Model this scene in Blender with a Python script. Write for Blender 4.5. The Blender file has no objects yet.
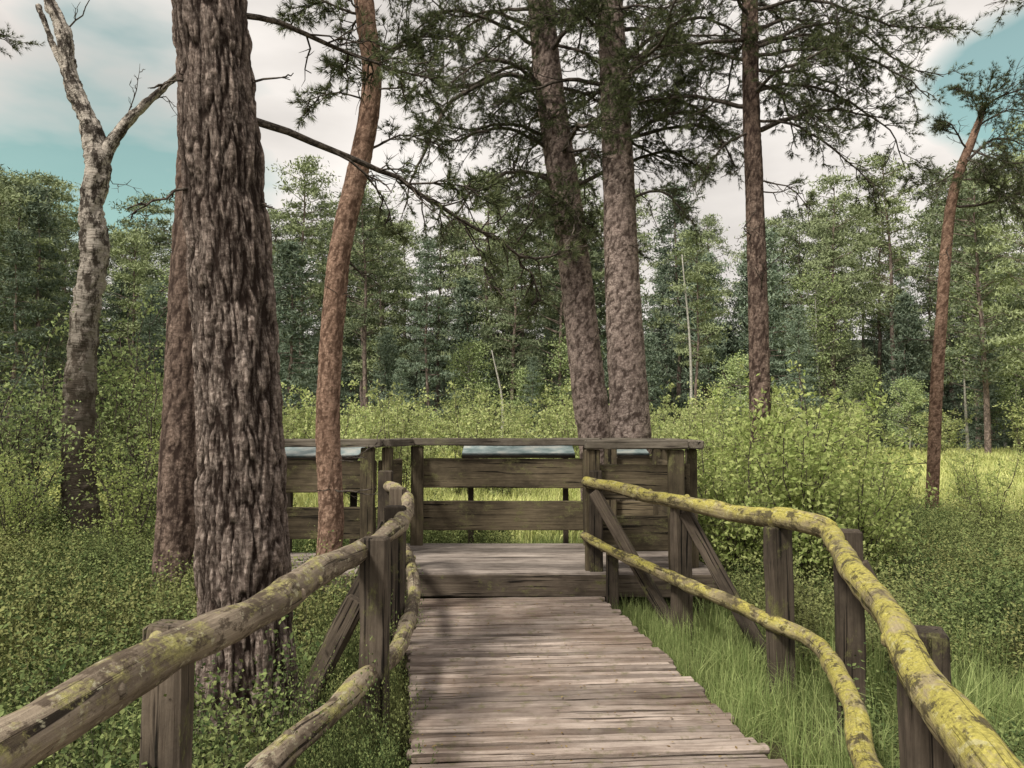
import bpy, math, random, time
import numpy as np
from mathutils import Vector, noise
T0=time.time()
SEED=11
rng=np.random.default_rng(SEED); random.seed(SEED)
scene=bpy.context.scene
CAMH=1.6; TH=math.atan(46/800)
def sv(px,py,D):
    u=(px-512)/800; v=(384-py)/800
    s=D/(math.cos(TH)-v*math.sin(TH))
    return (u*s, D, CAMH+s*(v*math.cos(TH)+math.sin(TH)))
# ---------------------------------------------------------------- mesh builder
class MB:
    def __init__(s): s.V=[];s.TC=[];s.H=[];s.F=[];s.n=0
    def add(s,V,faces,tc=None,mat=0,smooth=False,h=None):
        V=np.asarray(V,float).reshape(-1,3)
        s.V.append(V); s.TC.append(V if tc is None else np.asarray(tc,float).reshape(-1,3))
        s.H.append(np.ones(len(V)) if h is None else h)
        for f in faces:
            if len(f): s.F.append((np.asarray(f,int)+s.n,mat,smooth))
        s.n+=len(V)
    def mesh(s,name,mats):
        V=np.concatenate(s.V); TC=np.concatenate(s.TC)
        me=bpy.data.meshes.new(name)
        me.vertices.add(len(V)); me.vertices.foreach_set("co",V.astype(np.float32).ravel())
        loops=np.concatenate([f.ravel() for f,_,_ in s.F])
        tot=np.concatenate([np.full(len(f),f.shape[1]) for f,_,_ in s.F])
        mi=np.concatenate([np.full(len(f),m) for f,m,_ in s.F])
        sm=np.concatenate([np.full(len(f),k) for f,_,k in s.F])
        me.loops.add(len(loops)); me.loops.foreach_set("vertex_index",loops.astype(np.int32))
        me.polygons.add(len(tot))
        st=np.concatenate([[0],np.cumsum(tot)[:-1]])
        me.polygons.foreach_set("loop_start",st.astype(np.int32))
        me.polygons.foreach_set("material_index",mi.astype(np.int32))
        me.polygons.foreach_set("use_smooth",sm.astype(bool))
        me.update(calc_edges=True)
        a=me.attributes.new("tc",'FLOAT_VECTOR','POINT'); a.data.foreach_set("vector",TC.astype(np.float32).ravel())
        a=me.attributes.new("relief",'FLOAT','POINT'); a.data.foreach_set("value",np.concatenate(s.H).astype(np.float32))
        for m in mats: me.materials.append(m)
        return me
    def obj(s,name,mats,parent=None):
        return place(name,s.mesh(name,mats),parent)
def place(name,me,parent=None,loc=(0,0,0),rz=0,sc=(1,1,1),rx=0,ry=0):
    o=bpy.data.objects.new(name,me); scene.collection.objects.link(o)
    o.location=loc; o.rotation_euler=(rx,ry,rz); o.scale=sc
    if parent: o.parent=parent
    return o
def empty(name):
    o=bpy.data.objects.new(name,None); scene.collection.objects.link(o); return o
def norm(a): return a/np.maximum(np.linalg.norm(a,axis=-1,keepdims=True),1e-9)
def crv(pts,n):
    P=np.asarray(pts,float); m=len(P)
    if m==2:
        t=np.linspace(0,1,n)[:,None]; return P[0]*(1-t)+P[1]*t
    E=np.vstack([2*P[0]-P[1],P,2*P[-1]-P[-2]])
    d=np.linalg.norm(np.diff(P[:,:3],axis=0),axis=1); c=np.concatenate([[0],np.cumsum(d)])
    q=np.linspace(0,c[-1],n); i=np.clip(np.searchsorted(c,q,side='right')-1,0,m-2)
    t=((q-c[i])/np.maximum(d[i],1e-9))[:,None]
    p0,p1,p2,p3=E[i],E[i+1],E[i+2],E[i+3]
    return .5*((2*p1)+(-p0+p2)*t+(2*p0-5*p1+4*p2-p3)*t*t+(-p0+3*p1-3*p2+p3)*t**3)
def frames(C):
    T=norm(np.gradient(C,axis=0))
    N=np.zeros_like(T)
    ref=np.array([1.,0,0]) if abs(T[0][0])<.8 else np.array([0,0,1.])
    n=ref-T[0]*ref.dot(T[0]); n/=np.linalg.norm(n); N[0]=n
    for i in range(1,len(C)):
        n=n-T[i]*n.dot(T[i]); n/=np.linalg.norm(n); N[i]=n
    return T,N,np.cross(T,N)
def tube(mb,C,R,k=8,mat=0,disp=None,cap=True,off=None,smooth=True):
    C=np.asarray(C,float); n=len(C); R=np.broadcast_to(R,(n,)).astype(float)
    T,N,B=frames(C)
    a=np.linspace(0,2*math.pi,k,endpoint=False)
    ca,sa=np.cos(a),np.sin(a)
    L=np.concatenate([[0],np.cumsum(np.linalg.norm(np.diff(C,axis=0),axis=1))])
    rm=R.mean()
    o=np.zeros(3) if off is None else np.asarray(off)
    tc=np.stack([np.broadcast_to(ca*rm,(n,k)),np.broadcast_to(sa*rm,(n,k)),np.broadcast_to(L[:,None],(n,k))],-1)+o
    RR=np.repeat(R[:,None],k,1); hh=np.ones(n*k)
    if disp is not None:
        r=disp(tc.reshape(-1,3))
        if isinstance(r,tuple): r,hh=r
        RR=RR+r.reshape(n,k)
    V=C[:,None]+RR[...,None]*(ca[None,:,None]*N[:,None]+sa[None,:,None]*B[:,None])
    i=np.arange(n-1)[:,None]*k; j=np.arange(k)[None]; j2=(j+1)%k
    F=np.stack([i+j,i+j2,i+k+j2,i+k+j],-1).reshape(-1,4)
    V=V.reshape(-1,3); tc=tc.reshape(-1,3); fs=[F]
    if cap:
        V=np.vstack([V,C[:1],C[-1:]]); tc=np.vstack([tc,[o],[o+[0,0,L[-1]]]]); hh=np.concatenate([hh,[1,1]])
        jj=np.arange(k); e=(n-1)*k
        fs.append(np.stack([np.full(k,n*k),(jj+1)%k,jj],-1)); fs.append(np.stack([np.full(k,n*k+1),e+jj,e+(jj+1)%k],-1))
    mb.add(V,fs,tc,mat,smooth,hh)
def beam(mb,A,Bp,w,t,up=(0,0,1),ch=.008,jit=.002,mat=0,seg=None,bend=0):
    """sawn timber from A to Bp; w along side axis, t along up axis, chamfered worn edges"""
    A=np.array(A,float);Bp=np.array(Bp,float); d=Bp-A; L=np.linalg.norm(d); d/=L
    up=np.array(up,float); up-=d*up.dot(d); up/=np.linalg.norm(up); sd=np.cross(d,up)
    n=seg or max(4,int(L/.25)+2)
    s=np.concatenate([[0],[ch],np.linspace(ch,L-ch,n)[1:-1],[L-ch],[L]])
    n=len(s); w2,t2=w/2,t/2
    sec=np.array([(-w2+ch,-t2),(w2-ch,-t2),(w2,-t2+ch),(w2,t2-ch),(w2-ch,t2),(-w2+ch,t2),(-w2,t2-ch),(-w2,-t2+ch)])
    S=np.repeat(sec[None],n,0)
    S[0]*=[1-2*ch/w,1-2*ch/t]; S[-1]*=[1-2*ch/w,1-2*ch/t]
    S=S+rng.normal(0,jit,S.shape)
    V=A+s[:,None,None]*d+S[...,:1]*sd+S[...,1:]*up
    if bend: V=V+(np.sin(s/L*math.pi)*bend)[:,None,None]*sd
    off=rng.uniform(-20,20,3)
    tc=np.concatenate([S,np.broadcast_to(s[:,None,None],(n,8,1))],-1)+off
    k=8;i=np.arange(n-1)[:,None]*k;j=np.arange(k)[None];j2=(j+1)%k
    F=np.stack([i+j,i+j2,i+k+j2,i+k+j],-1).reshape(-1,4)
    e=(n-1)*k
    mb.add(V,[F,np.arange(k)[None,::-1],(e+np.arange(k))[None]],tc,mat,False)
def rdir(n,zb=0):
    v=rng.normal(size=(n,3)); v[:,2]+=zb; return norm(v)
def leaves(mb,P,size,bias=.8,mat=1,asp=.5):
    P=np.asarray(P); n=len(P)
    N=rdir(n,bias); a=norm(np.cross(N,rng.normal(size=(n,3)))); b=np.cross(N,a)
    s=(size*rng.uniform(.6,1.3,n))[:,None]
    V=np.stack([P-a*s,P+b*s*asp+N*s*.15,P+a*s,P-b*s*asp+N*s*.15],1)
    mb.add(V,[np.arange(4*n).reshape(n,4)],None,mat,False)
def needles(mb,P,Dr,k,ln,wd,spread=.8,mat=1):
    P=np.repeat(np.asarray(P),k,0); Dr=np.repeat(np.asarray(Dr),k,0); n=len(P)
    d=norm(Dr+rdir(n)*spread); side=norm(np.cross(d,rng.normal(size=(n,3))))
    l=(ln*rng.uniform(.7,1.2,n))[:,None]
    V=np.stack([P-side*wd/2,P+side*wd/2,P+d*l],1)
    mb.add(V,[np.arange(3*n).reshape(n,3)],None,mat,False)
# ---------------------------------------------------------------- materials
class NT:
    def __init__(s,name):
        s.m=bpy.data.materials.new(name); s.m.use_nodes=True; s.t=s.m.node_tree; s.t.nodes.clear()
        s.out=s.n('ShaderNodeOutputMaterial')
    def n(s,t,**k):
        x=s.t.nodes.new(t)
        for a,b in k.items(): setattr(x,a,b)
        return x
    def l(s,a,b): s.t.links.new(a,b)
    def tc(s,scale,obj=False,geo=False):
        mp=s.n('ShaderNodeMapping'); mp.inputs['Scale'].default_value=scale
        if geo: s.l(s.n('ShaderNodeNewGeometry').outputs['Position'],mp.inputs[0])
        else:
            a=s.n('ShaderNodeAttribute',attribute_name='tc'); s.l(a.outputs['Vector'],mp.inputs[0])
        return mp.outputs[0]
    def noise(s,vec,sc,det=6,rough=.6,dist=0):
        x=s.n('ShaderNodeTexNoise'); x.inputs['Scale'].default_value=sc; x.inputs['Detail'].default_value=det
        x.inputs['Roughness'].default_value=rough; x.inputs['Distortion'].default_value=dist; s.l(vec,x.inputs['Vector']); return x.outputs['Fac']
    def ramp(s,f,stops):
        x=s.n('ShaderNodeValToRGB'); e=x.color_ramp.elements
        while len(e)<len(stops): e.new(.5)
        for a,(p,c) in zip(e,stops): a.position=p; a.color=(*c,1) if isinstance(c,tuple) else (c,c,c,1)
        s.l(f,x.inputs[0]); return x.outputs[0]
    def mix(s,f,a,b,mode='MIX'):
        x=s.n('ShaderNodeMix',data_type='RGBA',blend_type=mode)
        for v,i in ((f,0),(a,6),(b,7)):
            if isinstance(v,(int,float)): x.inputs[i].default_value=v
            elif isinstance(v,tuple): x.inputs[i].default_value=(*v,1)
            else: s.l(v,x.inputs[i])
        return x.outputs[2]
    def math(s,op,a,b=0):
        x=s.n('ShaderNodeMath',operation=op)
        for i,v in enumerate((a,b)):
            if isinstance(v,(int,float)): x.inputs[i].default_value=v
            else: s.l(v,x.inputs[i])
        return x.outputs[0]
    def bsdf(s,col,rough=.85,bump=None,bs=.5,bd=.02,spec=.25):
        b=s.n('ShaderNodeBsdfPrincipled'); b.inputs['Roughness'].default_value=rough; b.inputs['Specular IOR Level'].default_value=spec
        if isinstance(col,tuple): b.inputs['Base Color'].default_value=(*col,1)
        else: s.l(col,b.inputs['Base Color'])
        if bump is not None:
            x=s.n('ShaderNodeBump'); x.inputs['Strength'].default_value=bs; x.inputs['Distance'].default_value=bd
            s.l(bump,x.inputs['Height']); s.l(x.outputs[0],b.inputs['Normal'])
        s.l(b.outputs[0],s.out.inputs[0]); return s.m
def bark(name,dark,mid,light,sxy=16,sz=4,bd=.03,fis=.22,relief=False,soft=.0,lo=.14,hi=.58):
    t=NT(name); v=t.tc((sxy,sxy,sz))
    nz=t.n('ShaderNodeTexNoise'); nz.inputs['Scale'].default_value=.9; nz.inputs['Detail'].default_value=4; nz.inputs['Roughness'].default_value=.7; t.l(v,nz.inputs['Vector'])
    vv=t.n('ShaderNodeVectorMath',operation='MULTIPLY_ADD'); t.l(nz.outputs['Color'],vv.inputs[0]); vv.inputs[1].default_value=(2.2,2.2,2.2); t.l(v,vv.inputs[2])
    vo=t.n('ShaderNodeTexVoronoi',feature='DISTANCE_TO_EDGE'); vo.inputs['Scale'].default_value=1; t.l(vv.outputs[0],vo.inputs['Vector'])
    edge=t.ramp(vo.outputs['Distance'],[(0,soft),(fis,1.0)])
    fine=t.noise(t.tc((70,70,20)),1,5,.75)
    flake=t.noise(t.tc((26,26,40)),1,3,.65)
    big=t.noise(t.tc((2,2,.8)),1,2)
    plate=t.mix(t.ramp(fine,[(.34,0.),(.64,1.)]),mid,light)
    plate=t.mix(t.ramp(flake,[(.42,.8),(.55,0.)]),plate,tuple(x*.5 for x in mid))
    plate=t.mix(t.ramp(big,[(.3,.0),(.7,.6)]),plate,tuple(x*.85 for x in mid))
    if relief:
        at=t.n('ShaderNodeAttribute',attribute_name='relief')
        e2=t.math('ADD',at.outputs['Fac'],t.math('MULTIPLY',t.math('SUBTRACT',fine,.5),1.1))
        e2=t.ramp(e2,[(lo,0.),(hi,1.)])
        edge=t.math('MULTIPLY',e2,t.math('ADD',t.math('MULTIPLY',edge,.5),.5))
    col=t.mix(edge,dark,plate)
    h=t.math('ADD',t.math('MULTIPLY',edge,.8),t.math('ADD',t.math('MULTIPLY',fine,.7),t.math('MULTIPLY',flake,.4)))
    return t.bsdf(col,.95,h,1.0,bd,.1)
def birchbark(name):
    t=NT(name)
    n1=t.noise(t.tc((7,7,3.2)),1,7,.75); n2=t.noise(t.tc((6,6,40)),1,4,.6)
    c=t.mix(t.ramp(n2,[(.45,0.),(.7,1.)]),(.54,.49,.43),(.26,.22,.19))
    c=t.mix(t.ramp(n1,[(.46,0.),(.54,1.)]),c,(.055,.045,.037))
    g=t.n('ShaderNodeNewGeometry'); sp=t.n('ShaderNodeSeparateXYZ'); t.l(g.outputs['Position'],sp.inputs[0])
    hz=t.math('ADD',sp.outputs[2],t.math('MULTIPLY',n1,3.5))
    x=t.n('ShaderNodeMapRange'); x.inputs[1].default_value=3.0; x.inputs[2].default_value=7.2; x.inputs[3].default_value=.94; x.inputs[4].default_value=0; t.l(hz,x.inputs[0])
    c=t.mix(x.outputs[0],c,(.085,.068,.052))
    return t.bsdf(c,.9,t.math('ADD',n1,n2),.9,.03,.15)
def wood(name,c1,c2,dark,moss=None,mamt=.5,top=True,bump=.006,lichen=None,walk=False):
    t=NT(name)
    gr=t.noise(t.tc((55,55,2.2)),1,5,.65,.3); st=t.noise(t.tc((3,3,1.6)),1,5,.7); fi=t.noise(t.tc((90,90,70)),1,3,.7)
    isl=t.n('ShaderNodeNewGeometry')
    c=t.mix(t.ramp(gr,[(.3,0.),(.7,1.)]),c1,c2)
    c=t.mix(t.ramp(st,[(.35,.9),(.6,0.)]),c,dark)
    c=t.mix(1.0,c,t.ramp(isl.outputs['Random Per Island'],[(0,.55),(1,1.2)]),'MULTIPLY')
    cr=t.ramp(t.noise(t.tc((38,38,.9)),1,3,.5,.6),[(.34,1.),(.40,0.)])
    c=t.mix(cr,c,tuple(x*.3 for x in dark))
    if walk:
        w=t.noise(t.tc((.9,.9,.9),geo=True),1,5,.65)
        c=t.mix(t.ramp(w,[(.46,0.),(.62,.6)]),c,(.17,.12,.09))
        w2=t.noise(t.tc((9,9,9),geo=True),1,5,.7)
        c=t.mix(t.ramp(w2,[(.55,0.),(.66,.7)]),c,(.15,.14,.075))
    if moss:
        m=t.noise(t.tc((6,6,3.5)),1,7,.78)
        mk=t.ramp(m,[(.62-.24*mamt,0.),(.72-.24*mamt,1.)])
        if top:
            sp=t.n('ShaderNodeSeparateXYZ'); t.l(isl.outputs['Normal'],sp.inputs[0])
            mr=t.n('ShaderNodeMapRange'); mr.inputs[1].default_value=-.5; mr.inputs[2].default_value=.6; t.l(sp.outputs[2],mr.inputs[0])
            mk=t.math('MULTIPLY',mk,mr.outputs[0])
        mc=t.mix(t.ramp(fi,[(.35,0.),(.65,1.)]),tuple(x*.5 for x in moss),moss)
        c=t.mix(mk,c,mc)
    if lichen:
        l=t.noise(t.tc((26,26,20)),1,5,.7); c=t.mix(t.ramp(l,[(.57,0.),(.63,.7)]),c,lichen)
        l=t.noise(t.tc((15,15,9)),1,6,.75); c=t.mix(t.ramp(l,[(.41,.92),(.48,0.)]),c,dark)
    h=t.math('ADD',t.math('MULTIPLY',gr,1.),t.math('MULTIPLY',fi,.35))
    h=t.math('SUBTRACT',h,t.math('MULTIPLY',cr,.8))
    return t.bsdf(c,.88,h,.8,bump,.2)
def leafm(name,a,b,trans=.35,spread=.5,c=None):
    t=NT(name); g=t.n('ShaderNodeNewGeometry'); oi=t.n('ShaderNodeObjectInfo')
    col=t.mix(g.outputs['Random Per Island'],a,b)
    if c: col=t.mix(t.ramp(oi.outputs['Random'],[(.3,0.),(.9,.75)]),col,c)
    v=t.math('ADD',t.math('MULTIPLY',oi.outputs['Random'],spread),1-spread/2)
    cb=t.n('ShaderNodeVectorMath',operation='SCALE'); t.l(col,cb.inputs[0]); t.l(v,cb.inputs[3]); col=cb.outputs[0]
    d=t.n('ShaderNodeBsdfDiffuse'); t.l(col,d.inputs[0])
    if trans==0: t.l(d.outputs[0],t.out.inputs[0]); return t.m
    tr=t.n('ShaderNodeBsdfTranslucent'); mx=t.n('ShaderNodeMixShader'); mx.inputs[0].default_value=trans
    t.l(col,tr.inputs[0]); t.l(d.outputs[0],mx.inputs[1]); t.l(tr.outputs[0],mx.inputs[2]); t.l(mx.outputs[0],t.out.inputs[0])
    return t.m
M_bigbark=bark("pine_bark_grey",(.024,.016,.013),(.22,.165,.14),(.54,.455,.40),44,10,.012,.2,True,.1,.16,.64)
M_redbark=bark("pine_bark_red",(.10,.06,.043),(.29,.18,.13),(.50,.35,.265),40,16,.006,.14,True,.25)
M_brbark=bark("pine_bark_brown",(.045,.03,.025),(.20,.14,.112),(.38,.29,.24),38,12,.008,.16,True,.2,.16,.62)
M_pinkbark=bark("pine_bark_pinkgrey",(.08,.058,.05),(.36,.275,.24),(.62,.51,.455),30,14,.01,.16,True,.25,.14,.58)
M_twig=bark("twig_bark",(.035,.028,.024),(.115,.095,.078),(.21,.18,.155),40,10,.004,.1)
M_birch=birchbark("birch_bark")
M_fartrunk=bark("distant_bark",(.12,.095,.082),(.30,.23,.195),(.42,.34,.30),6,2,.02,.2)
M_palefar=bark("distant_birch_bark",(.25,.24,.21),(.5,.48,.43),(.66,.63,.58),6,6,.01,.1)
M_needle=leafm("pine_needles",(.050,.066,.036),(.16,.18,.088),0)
M_needle_far=leafm("distant_needles_hazed",(.125,.165,.10),(.28,.32,.195),0,.8,(.23,.265,.135))  # needle colour lightened to carry the distance haze, no volume used
M_spruce_far=leafm("distant_spruce_needles_hazed",(.115,.16,.115),(.225,.27,.195),0,.6)  # spruces paled too, aerial haze is mixed into their base colour
M_leaf=leafm("birch_leaves",(.30,.39,.12),(.56,.62,.25),.4,.3)
M_leafscrub=leafm("scrub_leaves",(.33,.41,.16),(.58,.61,.29),.3,.5)
M_leafdk=leafm("alder_leaves",(.18,.25,.10),(.39,.45,.20),.3)
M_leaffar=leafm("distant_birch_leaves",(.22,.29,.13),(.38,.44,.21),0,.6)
M_bil=leafm("bilberry_leaves",(.055,.09,.035),(.27,.33,.125),0,.5,(.19,.185,.075))
M_grass=leafm("grass_blades",(.17,.24,.08),(.40,.46,.19),.25,.4)
M_meadow=leafm("meadow_grass",(.36,.42,.13),(.64,.64,.28),0,.4)
M_walk=wood("boardwalk_wood",(.29,.235,.20),(.57,.48,.42),(.17,.13,.108),None,bump=.007,walk=True)
M_deck=wood("deck_wood",(.27,.225,.20),(.50,.44,.39),(.14,.115,.10),None,bump=.005)
M_fence=wood("fence_wood",(.085,.067,.044),(.21,.17,.11),(.045,.036,.024),(.18,.17,.08),.36,False)
M_post=wood("post_wood",(.075,.057,.043),(.185,.15,.115),(.04,.032,.025),(.17,.165,.07),.25,False)
M_logL=wood("log_wood_brown",(.20,.155,.115),(.44,.365,.275),(.085,.064,.046),(.45,.42,.16),.50,True,.01,(.46,.43,.30))
M_logR=wood("log_wood_mossy",(.20,.165,.095),(.42,.35,.21),(.075,.062,.035),(.52,.465,.12),.82,True,.01,(.48,.45,.25))
M_trim=wood("toprail_wood",(.13,.11,.085),(.25,.22,.18),(.06,.05,.04),(.2,.2,.1),.25,True)
def groundmat():
    t=NT("forest_ground"); p=t.tc((1,1,1),geo=True)
    n1=t.noise(p,1.2,8,.7); n2=t.noise(p,14,6,.7); n3=t.noise(p,.12,4)
    c=t.mix(t.ramp(n1,[(.35,0.),(.65,1.)]),(.045,.040,.024),(.09,.10,.042))
    c=t.mix(t.ramp(n2,[(.4,0.),(.7,.6)]),c,(.15,.125,.07))
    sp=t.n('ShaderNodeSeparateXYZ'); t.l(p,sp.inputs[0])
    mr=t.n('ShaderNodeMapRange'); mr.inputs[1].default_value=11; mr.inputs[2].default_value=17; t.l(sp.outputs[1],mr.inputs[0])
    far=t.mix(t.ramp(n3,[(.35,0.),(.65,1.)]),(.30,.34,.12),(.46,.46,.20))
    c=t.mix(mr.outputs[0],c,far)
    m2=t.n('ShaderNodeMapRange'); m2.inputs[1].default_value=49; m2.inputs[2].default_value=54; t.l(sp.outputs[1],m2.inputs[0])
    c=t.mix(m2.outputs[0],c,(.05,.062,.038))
    return t.bsdf(c,1,n2,.6,.05,.05)
M_ground=groundmat()
# ---------------------------------------------------------------- terrain
def gz(x,y):
    b=-.25+.10*noise.noise(Vector((x*.35,y*.35,0)))+.03*noise.noise(Vector((x*1.5,y*1.5,3)))
    if abs(x-.3)<1.7 and y<11: b=min(b,-.2)
    return b
def rise(y): return .45*min(1,max(0,(y-20)/28))+13*min(1,max(0,(y-62)/40))**1.2
n=170
g=np.linspace(-1,1,n); gx=np.sign(g)*(np.abs(g)**2.6)*400
X,Y=np.meshgrid(gx,gx+8,indexing='ij')
Z=np.array([gz(a,b)+rise(b) for a,b in zip(X.ravel(),Y.ravel())])
V=np.stack([X.ravel(),Y.ravel(),Z],-1)
i=np.arange(n-1)[:,None]*n;j=np.arange(n-1)[None]
mb=MB(); mb.add(V,[np.stack([i+j,i+n+j,i+n+j+1,i+j+1],-1).reshape(-1,4)],None,0,True); mb.obj("ground",[M_ground])
# ---------------------------------------------------------------- boardwalk
def xl(y): return -.45-.131*(y-3.79) if y>3.79 else -.45-.17*(3.79-y)
def xr(y): return 1.27-.112*(y-3.79) if y>3.79 else 1.27-.25*(3.79-y)
bw=empty("boardwalk"); mb=MB()
y=-3.0
while y<7.79:
    w=.073+rng.normal(0,.004)
    a=(xl(y)-rng.uniform(0,.035),y-.06+rng.normal(0,.003),-.02+rng.normal(0,.004)); b=(xr(y)+rng.uniform(0,.07),y+.07+rng.normal(0,.006),-.02+rng.normal(0,.005))
    beam(mb,a,b,w,.035,ch=.008,jit=.002,seg=12,bend=rng.normal(0,.004)); y+=.092
mb.obj("planks",[M_walk],bw)
mb=MB()
for f in (.06,.5,.94):
    pts=[(xl(y)*(1-f)+xr(y)*f,y) for y in (-3,0,3.79,7.75)]
    for (p,q) in zip(pts[:-1],pts[1:]): beam(mb,(*p,-.115),(*q,-.115),.09,.14)
mb.obj("joists",[M_post],bw)
# ---------------------------------------------------------------- platform
PZ=.215
pf=empty("viewing_platform"); mb=MB()
y=7.96
while y<9.95:
    x0=-2.9 if y<9.15 else -1.45
    beam(mb,(x0,y,PZ-.02),(2.0,y+rng.normal(0,.002),PZ-.02+rng.normal(0,.002)),.114,.035,ch=.006,jit=.001,seg=10); y+=.126
mb.obj("deck_planks",[M_deck],pf)
mb=MB()
beam(mb,(-2.9,7.90,.085),(2.0,7.90,.085),.05,.21,jit=.002)
for x in (-2.8,-1.4,.0,1.0,1.9):
    beam(mb,(x,7.95,.10),(x,9.1 if x<-1.5 else 9.95,.10),.08,.15); 
    for yy in (8.1,9.0): beam(mb,(x,yy,-.5),(x,yy,.02),.12,.12,up=(0,1,0))
mb.obj("fascia_and_joists",[M_post],pf)
def fence(name,p0,p1,posts):
    e=empty(name); A=np.array([*p0]);B=np.array([*p1]); d=(B-A)/np.linalg.norm(B-A); nn=np.array([-d[1],d[0]])
    m=MB()
    for f in posts:
        c=A+(B-A)*f; beam(m,(*c,PZ-.1),(*c,1.405),.15,.09,up=(nn[0],nn[1],0),ch=.01,jit=.003)
    m.obj("posts",[M_fence],e)
    m=MB()
    for (z0,z1) in ((.9,1.255),(.385,.74)):
        o=nn*.07
        beam(m,(*(A+o),(z0+z1)/2),(*(B+o),(z0+z1)/2+rng.normal(0,.006)),.04,z1-z0,up=(0,0,1),jit=.003)
    m.obj("planks",[M_fence],e)
    m=MB(); o=-d*.07
    beam(m,(*(A+o),1.455),(*(B-o),1.455),.17,.09,jit=.003,ch=.012); m.obj("top_rail",[M_trim],e); return e
fence("wooden_fence",(-1.15,9.75),(1.0,9.75),(.0,.97))
fence("wooden_fence",(1.16,9.75),(1.82,9.75),(.05,.95))
fence("wooden_fence",(-2.75,8.95),(-1.52,8.95),(.02,.93))
fence("wooden_fence",(-1.42,9.0),(-1.27,9.68),(.1,))
fence("wooden_fence",(.80,8.02),(1.68,8.02),(.0,.95))
fence("wooden_fence",(1.84,8.1),(1.84,9.66),(.1,.9))
def infomat():
    t=NT("info_print"); p=t.tc((1,1,1))
    n=t.noise(t.tc((5,5,5)),1,5); c=t.ramp(n,[(.35,(.10,.15,.15)),(.5,(.22,.28,.28)),(.62,(.38,.40,.37))])
    return t.bsdf(c,.5,None,spec=.3)
M_info=infomat()
for (x0,x1,yy) in ((-.62,.78,9.95),(-2.7,-1.75,9.15),(1.3,1.7,9.95)):
    e=empty("information_board"); m=MB(); cx=(x0+x1)/2
    beam(m,(x0,yy+.22,1.35),(x1,yy+.22,1.35),.52,.02,up=(0,-.2,1),ch=.004,jit=0); m.obj("panel",[M_info],e)
    m=MB(); 
    beam(m,(x0,yy+.22,1.322),(x1,yy+.22,1.322),.56,.03,up=(0,-.2,1),ch=.004,jit=.001)
    for x in (x0+.1,x1-.1): beam(m,(x,yy+.25,.0),(x,yy+.25,1.29),.07,.07,up=(0,1,0))
    m.obj("support",[M_post],e)
# ---------------------------------------------------------------- log handrails
def lognoise(amp,s1=5,seed=0):
    def f(tc):
        return np.array([amp*(noise.noise(Vector((p[0]*s1*2,p[1]*s1*2,p[2]*s1*.6+seed)))+.6*noise.noise(Vector((p[0]*30,p[1]*30,p[2]*7+seed)))) for p in tc])
    return f
def log(m,pts,r0,r1,seed=0,k=24):
    P=np.array(pts,float); L=np.linalg.norm(np.diff(P,axis=0),axis=1).sum(); n=max(10,int(L/.035))
    C=crv(P,n); C[:,2]+=np.array([.022*noise.noise(Vector((i*.05,seed,0))) for i in range(n)]); C[:,0]+=np.array([.03*noise.noise(Vector((i*.04,seed,9))) for i in range(n)])
    R=np.linspace(r0,r1,n); R=R*(1+.18*np.array([noise.noise(Vector((i*.09,seed*3,5))) for i in range(n)])); R[0]*=.86; R[-1]*=.86
    tube(m,C,R,k,0,lognoise(.010,seed=seed*7),True,off=(seed*3.1,seed*1.7,0))
    for q in range(int(L/.4)):
        i=random.randrange(3,n-3); a=random.uniform(0,6.28); d=np.array([math.cos(a)*.6,.2,math.sin(a)]); d/=np.linalg.norm(d)
        tube(m,[C[i]+d*R[i]*.5,C[i]+d*(R[i]+.002),C[i]+d*(R[i]+.011)],[.03,.022,.012],8,0,off=(seed,i,0))
def rail(name,logs,posts,braces,ml):
    e=empty(name)
    m=MB()
    for s,(pts,r0,r1) in enumerate(logs): log(m,pts,r0,r1,s+len(name)*.37)
    m.obj("logs",[ml],e)
    m=MB()
    for (x,y,zt,w,t,ax) in posts: beam(m,(x,y,-.45),(x+rng.normal(0,.01),y,zt),w,t,up=ax,ch=.012,jit=.003)
    m.obj("posts",[M_post],e)
    m=MB()
    for (a,b) in braces: beam(m,a,b,.11,.07,up=(.3,1,.2),ch=.01,jit=.003)
    if braces: m.obj("braces",[M_post],e)
rail("log_handrail",[
  ([(.72,7.96,1.10),(1.05,7.45,1.04),(1.36,6.85,1.0),(1.80,5.75,.985),(1.86,5.6,.98)],.056,.066),
  ([(1.84,5.66,.985),(2.0,5.25,.965),(2.03,5.12,.955)],.068,.066),
  ([(2.04,5.16,.955),(1.66,3.95,.95),(1.24,2.6,.95),(.91,1.5,.945),(.68,.6,.945),(.55,-.4,.945)],.060,.044),
  ([(.70,7.96,.56),(1.0,7.4,.44),(1.33,6.8,.37),(1.75,5.65,.29)],.046,.05),
  ([(1.74,5.7,.29),(1.90,5.1,.27),(1.62,3.95,.29),(1.36,3.08,.30),(1.1,2.0,.3),(.8,.8,.3),(.6,-.4,.3)],.05,.05)],
 [(1.44,6.9,.97,.17,.10,(-.4,1,0)),(1.86,5.62,.93,.17,.11,(-.3,1,0)),(2.06,4.95,.99,.16,.13,(.3,1,0)),(1.33,2.64,.955,.14,.13,(.3,1,0)),(.83,7.98,1.2,.13,.1,(0,1,0)),(.95,7.72,.5,.11,.09,(0,1,0)),(.78,.5,.97,.15,.13,(.3,1,0))],
 [((.80,7.82,1.0),(1.42,7.15,-.15)),((1.47,6.84,.90),(1.98,6.25,-.2)),((2.08,4.87,.8),(2.6,4.7,-.3))],M_logR)
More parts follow.
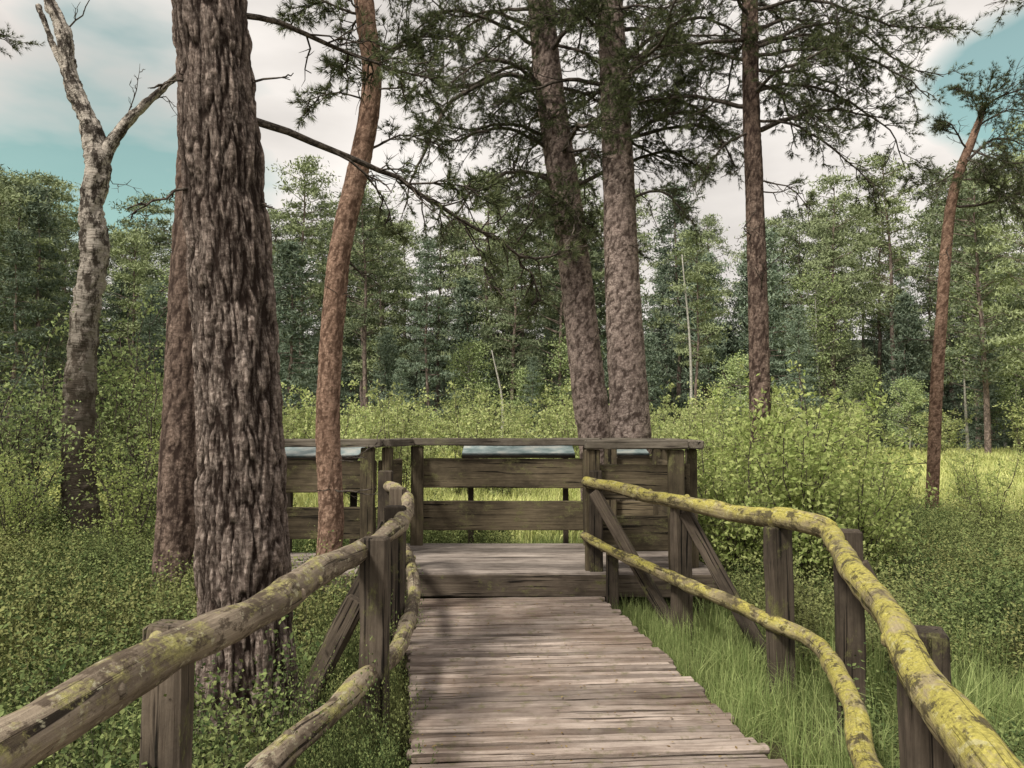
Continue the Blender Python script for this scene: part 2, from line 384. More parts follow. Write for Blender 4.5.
rail("log_handrail",[
  ([(-1.3,-.4,.95),(-1.17,.7,.95),(-1.06,1.65,.95),(-.98,2.3,.95),(-.89,3.35,.95),(-.80,4.7,.95),(-.76,5.55,.955)],.066,.058),
  ([(-.76,5.5,.955),(-.80,6.2,.97),(-.90,6.95,1.0),(-1.06,7.5,1.03),(-1.22,7.9,1.05)],.056,.05),
  ([(-1.25,-.3,.29),(-1.12,1.6,.29),(-.95,3.08,.29),(-.80,3.95,.29),(-.70,4.8,.29),(-.70,5.6,.30)],.056,.052),
  ([(-.70,5.55,.30),(-.76,6.3,.35),(-.92,7.3,.43),(-1.1,7.9,.47)],.05,.046)],
 [(-.74,4.38,1.02,.15,.11,(.1,1,0)),(-.84,5.75,1.06,.14,.11,(.1,1,0)),(-1.12,2.66,.97,.13,.11,(.1,1,0)),(-1.0,7.0,1.1,.14,.1,(.1,1,0)),(-1.26,7.96,1.2,.14,.1,(0,1,0)),(-1.3,.6,.97,.14,.12,(.1,1,0))],
 [((-.84,4.42,.68),(-1.34,4.5,-.3)),((-.94,5.8,.75),(-1.5,5.8,-.3)),((-1.08,7.0,.8),(-1.6,7.0,-.3))],M_logL)
# ---------------------------------------------------------------- trees
def twigtube(mb,A,B,r,mat=0):
    A=np.array(A);B=np.array(B); m=(A+B)/2+rng.normal(0,.06,3)*np.linalg.norm(B-A)
    tube(mb,[A,m,B],[r,r*.7,r*.35],3,mat,cap=False)
def pine_branch(mb,pts,r0,child=12,clen=.8,tw=5,tuft=True,t0=.25,dead=.1,nk=13,droop=-.08,tm=2):
    P=np.array(pts,float); L=np.linalg.norm(np.diff(P,axis=0),axis=1).sum()
    n=max(8,int(L/.14)); C=crv(P,n)+np.cumsum(rng.normal(0,.016,(n,3)),0)
    C[0]=P[0]
    tube(mb,C,np.linspace(r0,r0*.22,n),6,tm,cap=False)
    tp=[];td=[]
    T=norm(np.gradient(C,axis=0))
    for q in range(child):
        t=t0+(1-t0)*(q+rng.uniform(0,1))/child; i=min(n-1,int(t*(n-1)))
        side=np.cross(T[i],[0,0,1.]); side/=max(np.linalg.norm(side),.2)
        sg=1 if rng.random()<.5 else -1
        d=T[i]*rng.uniform(.3,1.0)+side*sg*rng.uniform(.3,1.1)+np.array([0,0,rng.normal(droop,.42)]); d/=np.linalg.norm(d)
        l=clen*(1.15-.6*t)*rng.uniform(.5,1.25)
        nn=5; s=np.linspace(0,1,nn)[:,None]
        K=C[i]+d*l*s+np.array([0,0,1.])*(.18*l*s*s)*rng.choice([1,-1.3])+np.vstack([[0,0,0],rng.normal(0,.045,(nn-1,3))])*l
        tube(mb,K,np.linspace(max(.007,r0*.35*(1-t*.5)),.0035,nn),4,tm,cap=False)
        isdead=rng.random()<dead
        for w in range(tw):
            u=.25+.75*(w+rng.random())/tw; a=K[min(nn-1,int(u*(nn-1)))]
            dd=norm(d*rng.uniform(.4,1)+rdir(1)[0]*.9+np.array([0,0,.15])); ll=l*rng.uniform(.22,.45)
            b=a+dd*ll
            twigtube(mb,a,b,.004,tm)
            if tuft and not isdead:
                m=max(3,int(ll*.8/.034)); uu=np.linspace(.3,1,m)[:,None]
                tp.append(a+(b-a)*uu+rng.normal(0,.012,(m,3))); td.append(np.repeat(dd[None],m,0))
        if tuft and not isdead:
            m=max(2,int(l*.5/.045)); uu=np.linspace(0,1,m)[:,None]; tp.append(K[3]+(K[-1]-K[3])*uu); td.append(np.repeat(d[None],m,0))
    if tp: needles(mb,np.vstack(tp),np.vstack(td),nk,.080,.0062,.75,1)
def dispfun(amp,sxy,sz):
    def f(tc):
        o=np.empty(len(tc)); hh=np.empty(len(tc))
        for i,p in enumerate(tc):
            q=Vector((p[0]*sxy,p[1]*sxy,p[2]*sz)); w=noise.noise(q*.9); w2=noise.noise(q*2.1+Vector((5,1,2)))
            q=q+Vector((.7*w+.3*w2,.7*w2,.8*w))
            dd=noise.voronoi(q)[0]; e=min(1,(dd[1]-dd[0])/.42)
            q2=q*.55; dd=noise.voronoi(q2)[0]; e2=min(1,(dd[1]-dd[0])/.22)
            h=e*.6*(.5+.5*e2)+e2*.4+.14*w2
            o[i]=amp*(h-.6)+amp*.6*noise.noise(Vector(p)*4); hh[i]=h
        return o,hh
    return f
def trunkpath(spec,D,n,dd=None):
    P=[]
    for k,(px,py,w) in enumerate(spec):
        q=sv(px,py,D+(dd[k] if dd else 0)); P.append((*q,w/2/800*D))
    return crv(P,n)
def tree(name,spec,D,bark,k=20,n=120,disp=(.004,20,6),branches=(),auto=None,forks=(),deadst=0,dd=None,seed=0):
    e=empty(name); m=MB()
    S=trunkpath(spec,D,n,dd)
    tube(m,S[:,:3],S[:,3],k,0,dispfun(*disp),True,off=(seed*1.3,seed*.7,seed*3.))
    for fs in forks:
        F=trunkpath(fs,D,50); tube(m,F[:,:3],F[:,3],12,0,dispfun(disp[0]*.5,*disp[1:]),True)
    m.obj("trunk",[bark],e)
    f=MB(); any_=False
    for br in branches:
        kw=dict(br[2]) if len(br)>2 else {}
        pine_branch(f,[sv(*p) for p in br[0]],br[1],**kw); any_=True
    if auto:
        z0,z1,nb,l0,l1,kw=auto
        for q in range(nb):
            z=z0+(z1-z0)*(q+rng.random())/nb; i=int(np.argmin(abs(S[:,2]-z))); c=S[i,:3]
            a=q*2.4+rng.uniform(-.5,.5); l=(l0+(l1-l0)*(q/nb))*rng.uniform(.7,1.2)
            h=np.array([math.cos(a),math.sin(a),0])
            pts=[c,c+h*l*.35+[0,0,.10*l],c+h*l*.7+[0,0,rng.uniform(-.02,.2)*l],c+h*l+[0,0,rng.uniform(-.25,.22)*l]]
            pine_branch(f,pts,.014+.012*l,**kw); any_=True
    for q in range(deadst):
        i=random.randrange(int(len(S)*.12),int(len(S)*.75)); c=S[i,:3]; a=random.uniform(0,6.28); l=random.uniform(.15,.9)
        h=np.array([math.cos(a),math.sin(a),random.uniform(-.3,.4)])
        pts=[c,c+h*l*.5+rng.normal(0,.04,3),c+h*l+rng.normal(0,.1,3)]
        pine_branch(f,pts,.012,child=4,clen=.3,tw=2,tuft=False); any_=True
    if any_: f.obj("branches_and_needles",[bark,M_needle,M_twig],e)
    return e,S
tree("pine_tree",[(252,830,150),(252,790,114),(251,740,100),(247,640,90),(243,520,85),(239,400,81),(231,280,80),(222,160,77),(213,40,73),(206,-60,71),(200,-300,64)],4.6,M_bigbark,k=190,n=900,disp=(.030,19,3.4),
 branches=[([(245,118,4.6),(268,128,4.7),(335,152,5.0),(400,183,5.3),(465,228,5.5),(522,262,5.7),(575,258,5.9)],.024,dict(child=26,clen=.45,tw=4,t0=.35,dead=.45,nk=10)),
  ([(520,262,5.7),(545,275,5.7),(552,320,5.75)],.010,dict(child=9,clen=.22,tw=4,t0=.3,dead=.4,nk=10)),
  ([(400,183,5.3),(450,190,5.3),(500,215,5.4)],.009,dict(child=12,clen=.3,tw=4,t0=.3,dead=.15,nk=11)),
  ([(465,228,5.5),(480,260,5.5),(500,300,5.5)],.007,dict(child=8,clen=.25,tw=4,t0=.3,dead=.3,nk=9)),
  ([(330,150,5.0),(380,200,5.2),(400,235,5.4)],.010,dict(child=5,clen=.25,tw=3,dead=.6)),
  ([(232,14,4.6),(250,18,4.7),(310,42,5.0),(372,66,5.4),(440,76,6.0)],.020,dict(child=20,clen=.5,tw=4,t0=.3,dead=.25,nk=11)),
  ([(205,76,4.5),(165,84,4.4),(148,86,4.35)],.010,dict(child=3,clen=.12,tw=1,tuft=False)),
  ([(200,180,4.5),(160,190,4.4),(136,202,4.35)],.010,dict(child=4,clen=.15,tw=2,tuft=False)),
  ([(240,80,4.6),(270,72,4.6),(294,64,4.6)],.012,dict(child=2,clen=.1,tw=1,tuft=False)),
  ([(255,215,4.6),(275,208,4.6),(284,210,4.6)],.012,dict(child=1,clen=.1,tw=1,tuft=False))],seed=1)
tree("pine_tree",[(168,640,52),(171,600,40),(177,500,37),(182,400,36),(186,300,33),(192,180,30),(196,60,28),(200,-60,26),(205,-500,18)],8.2,M_brbark,k=48,n=400,disp=(.016,20,4.5),auto=(6.8,10,6,.8,1.5,dict(child=9,clen=.6)),deadst=2,seed=2)
tree("pine_tree",[(190,608,24),(193,560,20),(196,450,19),(197,300,17),(202,150,15),(206,0,14),(210,-300,9)],9.3,M_brbark,k=20,n=120,seed=9)
tree("pine_tree",[(324,640,36),(326,590,28),(331,520,25),(328,440,24),(329,380,23),(334,310,23),(342,240,22),(356,180,22),(368,120,21),(372,70,20),(365,10,20),(362,-60,18),(375,-400,12)],8.2,M_redbark,k=36,n=400,disp=(.008,24,7),
 branches=[([(370,60,8.2),(410,36,8),(460,40,8)],.02,dict(child=16,clen=.6)),([(368,150,8.2),(400,135,8.4),(440,150,8.6)],.014,dict(child=13,clen=.5)),([(365,15,8.2),(320,0,8),(290,20,8)],.018,dict(child=14,clen=.5)),([(372,75,8.2),(345,60,8.2),(322,72,8.2)],.01,dict(child=8,clen=.4)),
  ([(370,100,8.2),(330,90,8.0),(300,110,7.9)],.012,dict(child=9,clen=.4)),([(372,90,8.2),(410,90,8.0),(450,110,7.9)],.012,dict(child=11,clen=.5))],
 auto=(5.5,8,9,.8,1.4,dict(child=12,clen=.6)),deadst=6,seed=3)
B=dict(child=18,clen=.8,tw=6,dead=.18,nk=13)
tree("pine_tree",[(602,500,42),(597,440,37),(590,400,35),(582,330,33),(574,260,32),(566,200,31),(554,120,30),(545,50,28),(539,-20,26),(535,-120,24),(530,-400,15)],13,M_pinkbark,k=44,n=380,disp=(.014,19,7),
 branches=[([(552,90,13),(500,80,12.7),(450,110,12.4),(415,170,12.3),(400,210,12.2)],.05,dict(B,child=26)),([(566,190,13),(520,170,12.6),(470,190,12.3),(440,235,12.2)],.04,B),([(560,150,13),(500,130,12.6),(450,140,12.3),(410,125,12.2)],.04,B),
  ([(572,230,13),(545,215,12.5),(515,245,12.2)],.03,B),([(575,250,13),(600,232,12.5),(570,215,12.1)],.03,B),([(560,150,13),(590,150,12.4),(560,185,12)],.03,B),
  ([(548,60,13),(500,30,12.6),(440,20,12.3),(390,60,12)],.04,dict(B,child=24)),([(545,40,13),(600,60,12.4),(650,110,12)],.03,B),([(570,220,13),(560,200,12.4),(590,255,12)],.03,B),([(556,120,13),(530,90,12.4),(500,110,12)],.03,B),
  ([(575,215,13),(540,190,12.0),(530,215,11.8)],.03,B)],
 auto=(5.4,9.6,19,2.4,1.9,B),deadst=10,seed=4)
tree("pine_tree",[(634,500,46),(631,440,41),(627,370,38),(623,300,36),(620,220,33),(617,140,31),(613,60,28),(609,-20,26),(605,-120,22),(600,-400,14)],12.2,M_pinkbark,k=44,n=380,disp=(.014,19,7),
 branches=[([(617,150,12.2),(660,118,11.9),(710,120,11.6),(740,170,11.4)],.04,B),([(619,200,12.2),(660,190,11.9),(690,215,11.7)],.03,dict(B,child=14)),([(614,80,12.2),(670,40,12),(730,40,11.8)],.04,B),
  ([(614,90,12.2),(570,100,12.6),(530,140,12.8)],.03,B),([(612,40,12.2),(570,10,11.8),(520,20,11.5)],.03,B),([(615,110,12.2),(650,90,11.7),(690,90,11.4)],.03,B),
  ([(616,130,12.2),(650,150,12.6),(700,165,12.9)],.03,B)],
 auto=(6.0,9.2,15,2.4,1.9,B),deadst=10,seed=5)
tree("pine_tree",[(763,600,26),(762,520,23),(760,430,21),(759,350,20),(757,270,19),(754,180,18),(751,100,17),(750,20,16),(748,-80,14),(745,-350,9)],10.8,M_brbark,k=30,n=320,disp=(.008,24,7),
 branches=[([(750,40,10.8),(700,42,10.7),(640,62,10.6),(590,104,10.5)],.035,dict(B,t0=.35,child=16)),([(752,120,10.8),(800,128,10.6),(850,160,10.5),(885,205,10.4)],.022,dict(B,child=20,clen=.6)),
  ([(750,60,10.8),(810,48,10.6),(870,60,10.4),(930,100,10.3)],.03,B),([(750,10,10.8),(810,0,10.6),(880,20,10.3),(960,30,10.2)],.03,dict(B,child=26)),([(752,130,10.8),(720,150,10.6),(690,190,10.5)],.02,dict(B,child=12,clen=.5)),
  ([(751,80,10.8),(790,95,10.4),(830,130,10.2)],.02,B),([(750,30,10.8),(790,20,11.3),(840,40,11.8),(870,100,12)],.03,B),([(754,180,10.8),(790,190,10.7),(815,215,10.6)],.014,dict(B,child=9,clen=.4,dead=.5)),([(748,0,10.8),(700,0,10.5),(650,20,10.3)],.03,B),
  ([(751,90,10.8),(820,80,11.2),(890,120,11.5),(910,160,11.6)],.03,B),([(750,45,10.8),(840,25,11.2),(900,60,11.5),(950,75,11.6)],.03,dict(B,child=22)),([(751,70,10.8),(800,70,11.2),(850,90,11.5)],.03,B)],
 auto=(5.7,8.8,15,2.0,1.6,B),deadst=8,seed=6)
tree("pine_tree",[(929,560,17),(931,525,13),(934,450,12),(937,380,12),(942,310,11),(946,250,11),(952,200,10),(962,165,9),(972,140,8),(985,105,5)],14.5,M_redbark,k=18,n=260,disp=(.005,24,8),
 branches=[([(952,205,14.5),(985,205,14.4),(1030,190,14.3),(1060,185,14.2)],.03,B),([(962,165,14.5),(1000,140,14.3),(1035,150,14.2)],.03,B),([(968,150,14.5),(950,125,14.2),(930,125,14)],.02,dict(B,clen=.5)),
  ([(972,140,14.5),(990,95,14.3),(1010,80,14.2)],.02,B),([(960,170,14.5),(930,185,14.4),(910,170,14.3)],.015,dict(B,child=14,clen=.5)),([(975,130,14.5),(1010,110,14.8),(1050,110,15)],.02,B),([(958,180,14.5),(1000,190,14.0),(1030,225,13.8)],.02,dict(B,dead=.3)),([(980,120,14.5),(970,95,14.5),(950,85,14.5)],.012,dict(B,child=14,clen=.5)),
  ([(970,150,14.5),(1010,165,14.1),(1060,150,14)],.02,B),([(985,105,14.5),(1010,95,14.2),(1050,80,14)],.02,B),([(968,155,14.5),(985,165,14.0),(1000,175,13.8)],.02,B)],deadst=5,seed=7)
tree("pine_tree",[(1180,620,50),(1178,400,44),(1170,100,38),(1165,-400,20)],11,M_brbark,k=20,n=120,branches=[([(1172,60,11),(1100,30,11),(1050,0,11),(990,-5,11)],.04,B)],auto=(6,9,6,1.6,1.4,B),seed=8)
tree("pine_tree",[(-150,640,50),(-140,400,42),(-130,100,36),(-130,-400,18)],12,M_brbark,k=20,n=120,branches=[([(-130,60,12),(-60,30,12),(0,35,12)],.04,B)],auto=(6.4,9,6,1.4,1.2,B),seed=10)
# birch left
tree("birch_tree",[(84,575,42),(83,530,34),(78,460,30),(80,390,30),(85,320,26),(95,250,27),(91,205,23),(98,165,25),(88,120,19),(71,80,16),(64,35,15),(50,0,12),(36,-50,12),(30,-200,8)],12.5,M_birch,k=40,n=340,disp=(.045,7,4),
 forks=[[(97,175,19),(108,150,14),(124,125,11),(150,100,8),(182,72,5)],[(88,260,12),(98,240,7),(104,228,5)],[(70,75,10),(55,50,6),(38,5,5)]],
 branches=[([(150,100,12.5),(165,95,12.5),(180,110,12.5)],.012,dict(child=5,clen=.3,tw=2,tuft=False)),([(124,125,12.5),(135,90,12.5),(140,60,12.5)],.014,dict(child=5,clen=.4,tw=2,tuft=False)),([(63,35,12.5),(85,10,12.5),(95,-20,12.5)],.016,dict(child=5,clen=.4,tw=2,tuft=False)),
  ([(98,165,12.5),(115,185,12.5),(140,190,12.5)],.010,dict(child=5,clen=.3,tw=2,tuft=False))],seed=12)
print("trees",time.time()-T0)
# ---------------------------------------------------------------- shrubs
def shrub_mesh(name,h,rad,nst,ntw,nl,leaf,lm,r=.012,base=.1,seed=0,bias=.6,lo=.15):
    m=MB(); LP=[]
    for s in range(nst):
        a=rng.uniform(0,6.28); b=np.array([math.cos(a)*base,math.sin(a)*base,0])*rng.random(); R=rad*math.sqrt(rng.random())
        hh=h*rng.uniform(.5,1)*(1-.25*(R/rad)**2); tp=np.array([math.cos(a)*R,math.sin(a)*R,hh])
        mid=b*.6+tp*.4+np.array([0,0,hh*.15]); C=crv([b,mid,tp],9)+np.vstack([[0,0,0],rng.normal(0,.015*h/2,(8,3))])
        tube(m,C,np.linspace(r,r*.25,9)*h/2,5,0,cap=False)
        for w in range(ntw):
            t=lo+(1-lo)*rng.random(); i=min(8,int(t*8.99)); d=norm(rdir(1)[0]*[1,1,.5]+np.array([0,0,.45])); l=h*.26*(1.2-.7*t)*rng.uniform(.5,1.2)
            twigtube(m,C[i],C[i]+d*l,r*.25*h/2,0)
            u=rng.uniform(.15,1.05,nl)[:,None]; LP.append(C[i]+d*l*u+rng.normal(0,.035*max(h,1.2)/2,(nl,3)))
    leaves(m,np.vstack(LP),leaf,bias,1,.55)
    return m.mesh(name,[M_twig,lm])
SH=[shrub_mesh("birch_shrub",2.6,.95,16,22,14,.036,M_leaf) for _ in range(3)]
SHD=[shrub_mesh("alder_shrub",3.4,1.2,9,22,13,.032,M_leafdk) for _ in range(2)]
SHT=[shrub_mesh("birch_sapling",3.0,.8,9,26,13,.030,M_leaf,base=.25) for _ in range(2)]
SCR=[shrub_mesh("scrub_birch",3.0,1.1,10,16,11,.050,M_leafscrub,base=.3) for _ in range(4)]
def P(me,nm,px,D,s=1,z=None):
    x=(px-512)/800*D; place(nm,me,None,(x,D,gz(x,D)-.02),rng.uniform(0,6.28),(s,s,s*rng.uniform(.95,1.08)))
for px,D,s in ((738,8.7,.76),(795,8.5,.90),(852,9.0,.80),(705,10.4,.78),(820,10.8,1.1),(765,11.4,1.05),(872,10.2,.66)): P(SH[rng.integers(3)],"birch_shrub",px,D,s)
for px,D,s in ((985,12.2,.6),(962,17,.55)): P(SHT[rng.integers(2)],"birch_sapling",px,D,s)
for px,D,s in ((25,11.8,1.05),(120,14,1.2),(60,14.8,1.15),(-20,12.5,1.2),(150,12.8,1.0),(145,15.5,1.4),(-60,11,1.1)): P(SHD[rng.integers(2)],"alder_shrub",px,D,s)
for px,D,s in ((18,10.4,.62),(130,10.6,.75),(155,16,1.3)): P(SHT[rng.integers(2)],"birch_sapling",px,D,s)
sc=empty("birch_scrub")
for _ in range(120):
    D=rng.uniform(18,46); px=rng.uniform(150,880); x=(px-512)/800*D
    if px>700 and rng.random()<.35: continue
    s=rng.uniform(.4,1.0)*(.62+D/52); place("scrub_birch",SCR[rng.integers(4)],sc,(x,D,-.27+rise(D)),rng.uniform(0,6.28),(s,s,s))
for _ in range(36):
    D=rng.uniform(38,50); x=rng.uniform(-36,38); s=rng.uniform(.6,1.3)
    place("scrub_birch",(SCR+SHD)[rng.integers(6)],sc,(x,D,-.27+rise(D)),rng.uniform(0,6.28),(s*1.2,s*1.2,s))
# ---------------------------------------------------------------- distant forest
def far_tree(name,h,cs,rad,pads,per,nm,bm,cone=False,leafy=False):
    m=MB(); n=14; z=np.linspace(0,h*.97,n); C=np.stack([np.cumsum(rng.normal(0,.07,n)),np.cumsum(rng.normal(0,.07,n)),z],-1)
    tube(m,C,np.linspace(.19,.03,n)*(h/18),6,0,cap=False)
    PP=[]
    for q in range(pads):
        t=(q+rng.random())/pads; zz=h*(cs+(1-cs)*t)
        prof=(1-t)**.7 if cone else math.sqrt(max(.05,1-(1.5*t-.55)**2)) 
        r=rad*prof*rng.uniform(.2,1.15); a=rng.uniform(0,6.28); i=min(n-1,int(zz/h*n))
        c=C[i]*[1,1,0]+np.array([math.cos(a)*r,math.sin(a)*r,zz+(-.25*r if cone else .15*r)])
        if r>.5: tube(m,[C[i]*[1,1,0]+[0,0,zz-.25*r],c],[.035,.015],3,0,cap=False)
        s=rng.uniform(.5,1.2)
        PP.append(c+rng.normal(0,1,(per,3))*np.array([.48,.48,.15 if not leafy else .4])*s)
    PP=np.vstack(PP); k=len(PP)
    if leafy: leaves(m,PP,.10,.5,1)
    else:
        d=rdir(k,.35); needles(m,PP,d,1,.32,.10,.3,1)
    return m.mesh(name,[bm,nm])
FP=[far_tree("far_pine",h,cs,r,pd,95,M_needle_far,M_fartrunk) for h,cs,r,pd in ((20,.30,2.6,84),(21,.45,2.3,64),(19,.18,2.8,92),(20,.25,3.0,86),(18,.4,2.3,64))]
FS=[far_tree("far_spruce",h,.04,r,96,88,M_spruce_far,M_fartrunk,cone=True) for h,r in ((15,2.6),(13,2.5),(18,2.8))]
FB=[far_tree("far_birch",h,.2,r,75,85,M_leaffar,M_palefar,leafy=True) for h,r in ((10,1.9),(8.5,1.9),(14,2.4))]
fo=empty("distant_forest")
def F(me,x,D,s):
    place("forest_tree",me,fo,(x,D,-.3+rise(D)),rng.uniform(0,6.28),(s*rng.uniform(.9,1.2),s*rng.uniform(.9,1.2),s))
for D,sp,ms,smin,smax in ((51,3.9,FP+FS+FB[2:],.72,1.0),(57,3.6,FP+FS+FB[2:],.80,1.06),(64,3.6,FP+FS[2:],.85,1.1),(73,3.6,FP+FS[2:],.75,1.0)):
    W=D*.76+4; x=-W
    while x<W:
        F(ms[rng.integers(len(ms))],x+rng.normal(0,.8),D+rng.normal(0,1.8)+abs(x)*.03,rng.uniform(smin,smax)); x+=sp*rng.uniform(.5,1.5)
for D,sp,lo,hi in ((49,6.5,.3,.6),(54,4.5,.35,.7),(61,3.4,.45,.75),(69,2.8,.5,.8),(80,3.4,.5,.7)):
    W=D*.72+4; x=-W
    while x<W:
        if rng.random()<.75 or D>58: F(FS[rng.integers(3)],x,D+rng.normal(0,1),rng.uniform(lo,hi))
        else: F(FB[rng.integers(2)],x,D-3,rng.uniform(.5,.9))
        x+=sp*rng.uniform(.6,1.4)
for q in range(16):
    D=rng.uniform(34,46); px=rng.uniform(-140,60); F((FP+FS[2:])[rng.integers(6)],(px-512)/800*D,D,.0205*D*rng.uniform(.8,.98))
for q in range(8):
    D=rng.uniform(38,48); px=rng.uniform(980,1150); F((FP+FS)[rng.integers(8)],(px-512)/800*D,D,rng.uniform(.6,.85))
m=MB()
for px,D,h in ((501,46,6.2),(690,47,12),(967,44,5.5),(338,44,3.5)):
    x=(px-512)/800*D; C=crv([(x,D,-.3),(x+rng.normal(0,.15),D,h*.5),(x+rng.normal(0,.25),D,h)],12); tube(m,C,np.linspace(.12,.03,12),6,0)
m.obj("dead_stems",[M_palefar],fo)
# ---------------------------------------------------------------- undergrowth
def bil_patch(nst,nl,hh):
    m=MB(); LP=[]; z0=rng.uniform(0,50)
    A=rng.uniform(-.6,.6,(nst,2)); 
    for a in A:
        h=hh*rng.uniform(.55,1.15)*max(.3,1+1.6*noise.noise(Vector((a[0]*3.5,a[1]*3.5,z0)))); d=rng.normal(0,.10,2); b=np.array([a[0],a[1],-.03]); t=b+np.array([d[0],d[1],h])
        m.add([b+[-.002,0,0],b+[.002,0,0],t],[[[0,1,2]]],None,0)
        u=rng.uniform(.45,1.05,nl)[:,None]; LP.append(b+(t-b)*u+rng.normal(0,.024,(nl,3)))
    leaves(m,np.vstack(LP),.0135,.9,1,.6); return m.mesh("bilberry_patch",[M_twig,M_bil])
BP=[bil_patch(500,21,.42) for _ in range(5)]
def grass_patch(nb,h,w,mat,rad=.5,lean=.35,nm="grass_patch"):
    m=MB(); p=np.zeros((nb,3)); p[:,:2]=rng.uniform(-rad,rad,(nb,2)); p[:,2]=-.03
    a=rng.uniform(0,6.28,nb); dr=np.stack([np.cos(a),np.sin(a),np.zeros(nb)],-1); sd=np.stack([-np.sin(a+rng.normal(0,.8,nb)),np.cos(a),np.zeros(nb)],-1)
    H=(h*rng.uniform(.45,1.2,nb))[:,None]; L=H*np.abs(rng.normal(0,lean,nb))[:,None]; up=np.array([0,0,1.])
    q1=p+up*H*.55+dr*L*.3; q2=p+up*(H-L*.35)+dr*L
    V=np.stack([p-sd*w/2,p+sd*w/2,q1+sd*w*.4,q1-sd*w*.4,q2],1)
    b=np.arange(nb)[:,None]*5
    m.add(V,[b+np.array([[0,1,2,3]]),b+np.array([[3,2,4]])],None,0); return m.mesh(nm,[mat])
GP=[grass_patch(1100,.38,.0045,M_grass,.55,.5) for _ in range(3)]
GT=[grass_patch(200,.42,.0045,M_grass,.12,.6,"grass_tuft") for _ in range(3)]
MP=[grass_patch(700,.42,.017,M_meadow,1.0,.35,"meadow_patch") for _ in range(3)]
bil=empty("bilberry_undergrowth"); gr=empty("grass"); me_=empty("meadow_grass")
def inview(x,y): return abs(x)<.70*y+1.2
cnt=0
for y in np.arange(1.2,14.5,.85):
    for x in np.arange(-11,12,.85):
        xx=x+rng.normal(0,.1); yy=y+rng.normal(0,.1)
        if not inview(xx,yy): continue
        if -3.4<xx<2.4 and 7.5<yy<10.3: continue
        L=xl(min(yy,7.8)); R=xr(min(yy,7.8))
        if L-.66<xx<R+.66 and yy<10.3: continue
        nv=noise.noise(Vector((xx*.5,yy*.5,7)))
        right=xx>0
        if right and (xx<R+1.1 or nv>.25): me=GP[rng.integers(3)]; par=gr; s=rng.uniform(.8,1.15)
        elif not right and nv>.35: me=GP[rng.integers(3)]; par=gr; s=rng.uniform(.6,.9)
        else: me=BP[rng.integers(5)]; par=bil; s=rng.uniform(.7,1.3)
        if yy>11.5 and xx<0 and rng.random()<.5: me=GP[rng.integers(3)];par=gr
        place(me.name,me,par,(xx,yy,gz(xx,yy)-.01),rng.integers(4)*1.57+rng.normal(0,.15),(1.06,1.06,s)); cnt+=1
for q in range(240):
    yy=rng.uniform(3,13); xx=rng.uniform(-.72,.72)*yy
    if xl(min(yy,7.8))-.5<xx<xr(min(yy,7.8))+.4 and yy<10.3: continue
    if -3.2<xx<2.2 and 7.5<yy<10.3: continue
    s=rng.uniform(.8,1.5); place("grass_tuft",GT[rng.integers(3)],gr,(xx,yy,gz(xx,yy)-.02),rng.uniform(0,6.28),(s,s,s))
for y in np.arange(1.5,7.8,.17):
    for sgn in (0,1):
        x=(xr(y)+rng.uniform(.1,.62)) if sgn else (xl(y)-rng.uniform(.12,.5))
        if sgn or rng.random()<.35:
            s=rng.uniform(.55,1.0); place("grass_tuft",GT[rng.integers(3)],gr,(x,y,gz(x,y)-.02),rng.uniform(0,6.28),(s,s,s))
        if not sgn:
            s=rng.uniform(.32,.45); place("bilberry_patch",BP[rng.integers(5)],bil,(xl(y)-rng.uniform(.25,.5),y,gz(x,y)-.02),rng.uniform(0,6.28),(s,s,s*2.0))
for q in range(520):
    D=13+36*rng.random()**1.2; x=rng.uniform(-.72,.72)*D
    if D<15 and x<-3: continue
    s=rng.uniform(.9,1.3)*(.85+D/35); place("meadow_patch",MP[rng.integers(3)],me_,(x,D,gz(x,D)+rise(D)-.02),rng.uniform(0,6.28),(s,s,rng.uniform(.7,1.3)))
m=MB(); LP=[]
for q in range(420):
    y=rng.uniform(2.5,7.6); u=rng.random(); x=xl(y)*(1-u)+xr(y)*u; LP.append((x,y,.005))
leaves(m,np.array(LP),.011,9,0,.5); m.obj("leaf_litter",[leafm("dry_leaves",(.14,.09,.04),(.3,.22,.1),0)])
# ---------------------------------------------------------------- camera, world, sun
cam=bpy.data.cameras.new("camera"); co=bpy.data.objects.new("camera",cam); scene.collection.objects.link(co)
co.location=(0,0,CAMH); co.rotation_euler=(math.pi/2+TH,0,0); cam.sensor_width=36; cam.lens=36*800/1024; cam.clip_end=2000; cam.clip_start=.05
scene.camera=co
EL=math.radians(48); AZ=math.radians(222)
w=bpy.data.worlds.new("World"); scene.world=w; w.use_nodes=True; t=w.node_tree; t.nodes.clear()
N=lambda k:t.nodes.new(k)
out=N('ShaderNodeOutputWorld'); bg=N('ShaderNodeBackground'); sky=N('ShaderNodeTexSky'); sky.sky_type='NISHITA'; sky.sun_disc=False
sky.sun_elevation=EL; sky.sun_rotation=AZ
mul=N('ShaderNodeMix'); mul.data_type='RGBA'; mul.blend_type='MULTIPLY'; mul.inputs[0].default_value=1; mul.inputs[7].default_value=(1.3,1.75,1.1,1)
t.links.new(sky.outputs[0],mul.inputs[6])
tcn=N('ShaderNodeTexCoord'); mp=N('ShaderNodeMapping'); mp.inputs['Scale'].default_value=(1.2,1.2,3.4); t.links.new(tcn.outputs['Generated'],mp.inputs[0])
no=N('ShaderNodeTexNoise'); no.inputs['Scale'].default_value=2.6; no.inputs['Detail'].default_value=5; t.links.new(mp.outputs[0],no.inputs['Vector'])
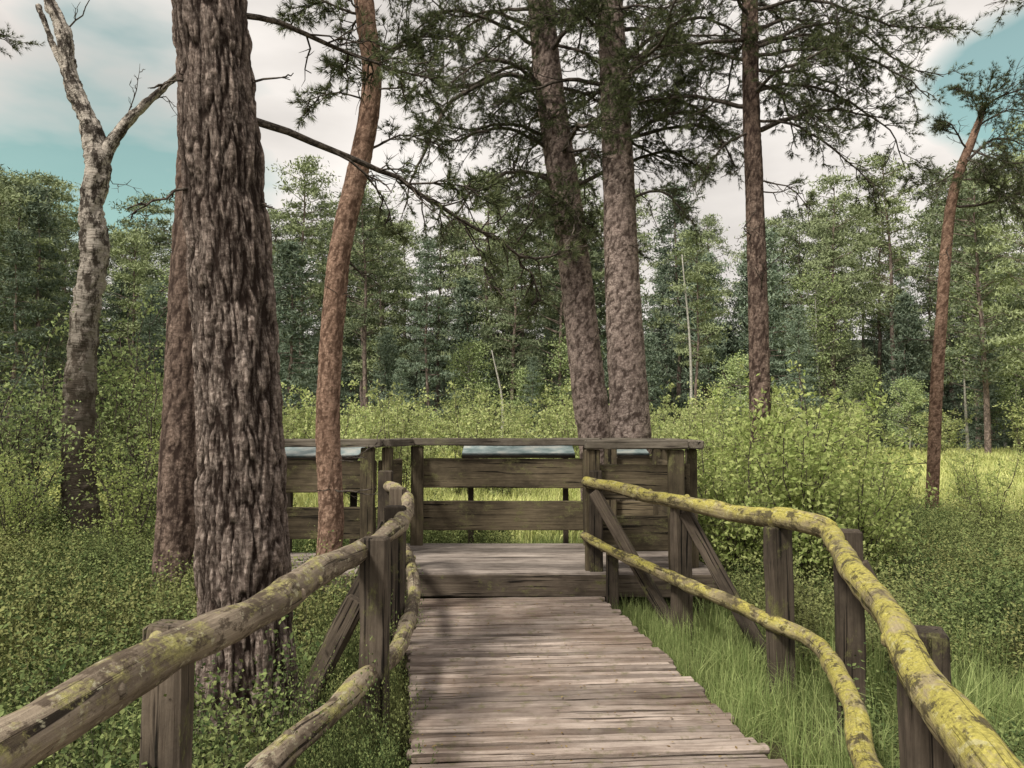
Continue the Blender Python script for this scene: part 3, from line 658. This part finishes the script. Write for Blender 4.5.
def gap(az,el,inner,outer):
    v=Vector((math.sin(az)*math.cos(el),math.cos(az)*math.cos(el),math.sin(el)))
    d=N('ShaderNodeVectorMath'); d.operation='DOT_PRODUCT'; t.links.new(tcn.outputs['Generated'],d.inputs[0]); d.inputs[1].default_value=v
    r=N('ShaderNodeMapRange'); r.inputs[1].default_value=math.cos(outer); r.inputs[2].default_value=math.cos(inner); t.links.new(d.outputs['Value'],r.inputs[0]); return r.outputs[0]
def wm(op,a,b):
    x=N('ShaderNodeMath'); x.operation=op
    for i,v in enumerate((a,b)):
        if isinstance(v,(int,float)): x.inputs[i].default_value=v
        else: t.links.new(v,x.inputs[i])
    return x.outputs[0]
R=math.radians
gsum=wm('MAXIMUM',gap(R(-27),R(18),R(.5),R(12)),gap(R(34),R(20),R(.5),R(6.5)))
gm=wm('ADD',gsum,wm('MULTIPLY',wm('SUBTRACT',no.outputs[0],.5),2.4))
rp=N('ShaderNodeValToRGB'); rp.color_ramp.elements[0].position=.36; rp.color_ramp.elements[1].position=.9; rp.color_ramp.elements[0].color=(1,1,1,1); rp.color_ramp.elements[1].color=(.15,.15,.15,1); t.links.new(gm,rp.inputs[0])
cl=N('ShaderNodeValToRGB'); cl.color_ramp.elements[0].position=.32; cl.color_ramp.elements[1].position=.65; cl.color_ramp.elements[0].color=(7.0,6.6,6.2,1); cl.color_ramp.elements[1].color=(10.4,9.8,9.2,1); t.links.new(no.outputs[0],cl.inputs[0])
mx=N('ShaderNodeMix'); mx.data_type='RGBA'; t.links.new(rp.outputs[0],mx.inputs[0]); t.links.new(mul.outputs[2],mx.inputs[6]); t.links.new(cl.outputs[0],mx.inputs[7])
t.links.new(mx.outputs[2],bg.inputs[0]); bg.inputs[1].default_value=.1; t.links.new(bg.outputs[0],out.inputs[0])
sl=bpy.data.lights.new("sun",'SUN'); sl.energy=4.0; sl.angle=math.radians(10); sl.color=(1,.94,.83)
so=bpy.data.objects.new("sun",sl); scene.collection.objects.link(so)
sd=Vector((math.sin(AZ)*math.cos(EL),math.cos(AZ)*math.cos(EL),math.sin(EL)))
so.rotation_euler=sd.to_track_quat('Z','Y').to_euler()
scene.view_settings.view_transform='Standard'; scene.view_settings.look='None'; scene.view_settings.exposure=0
print("patches",cnt,"objects",len(bpy.data.objects),time.time()-T0)
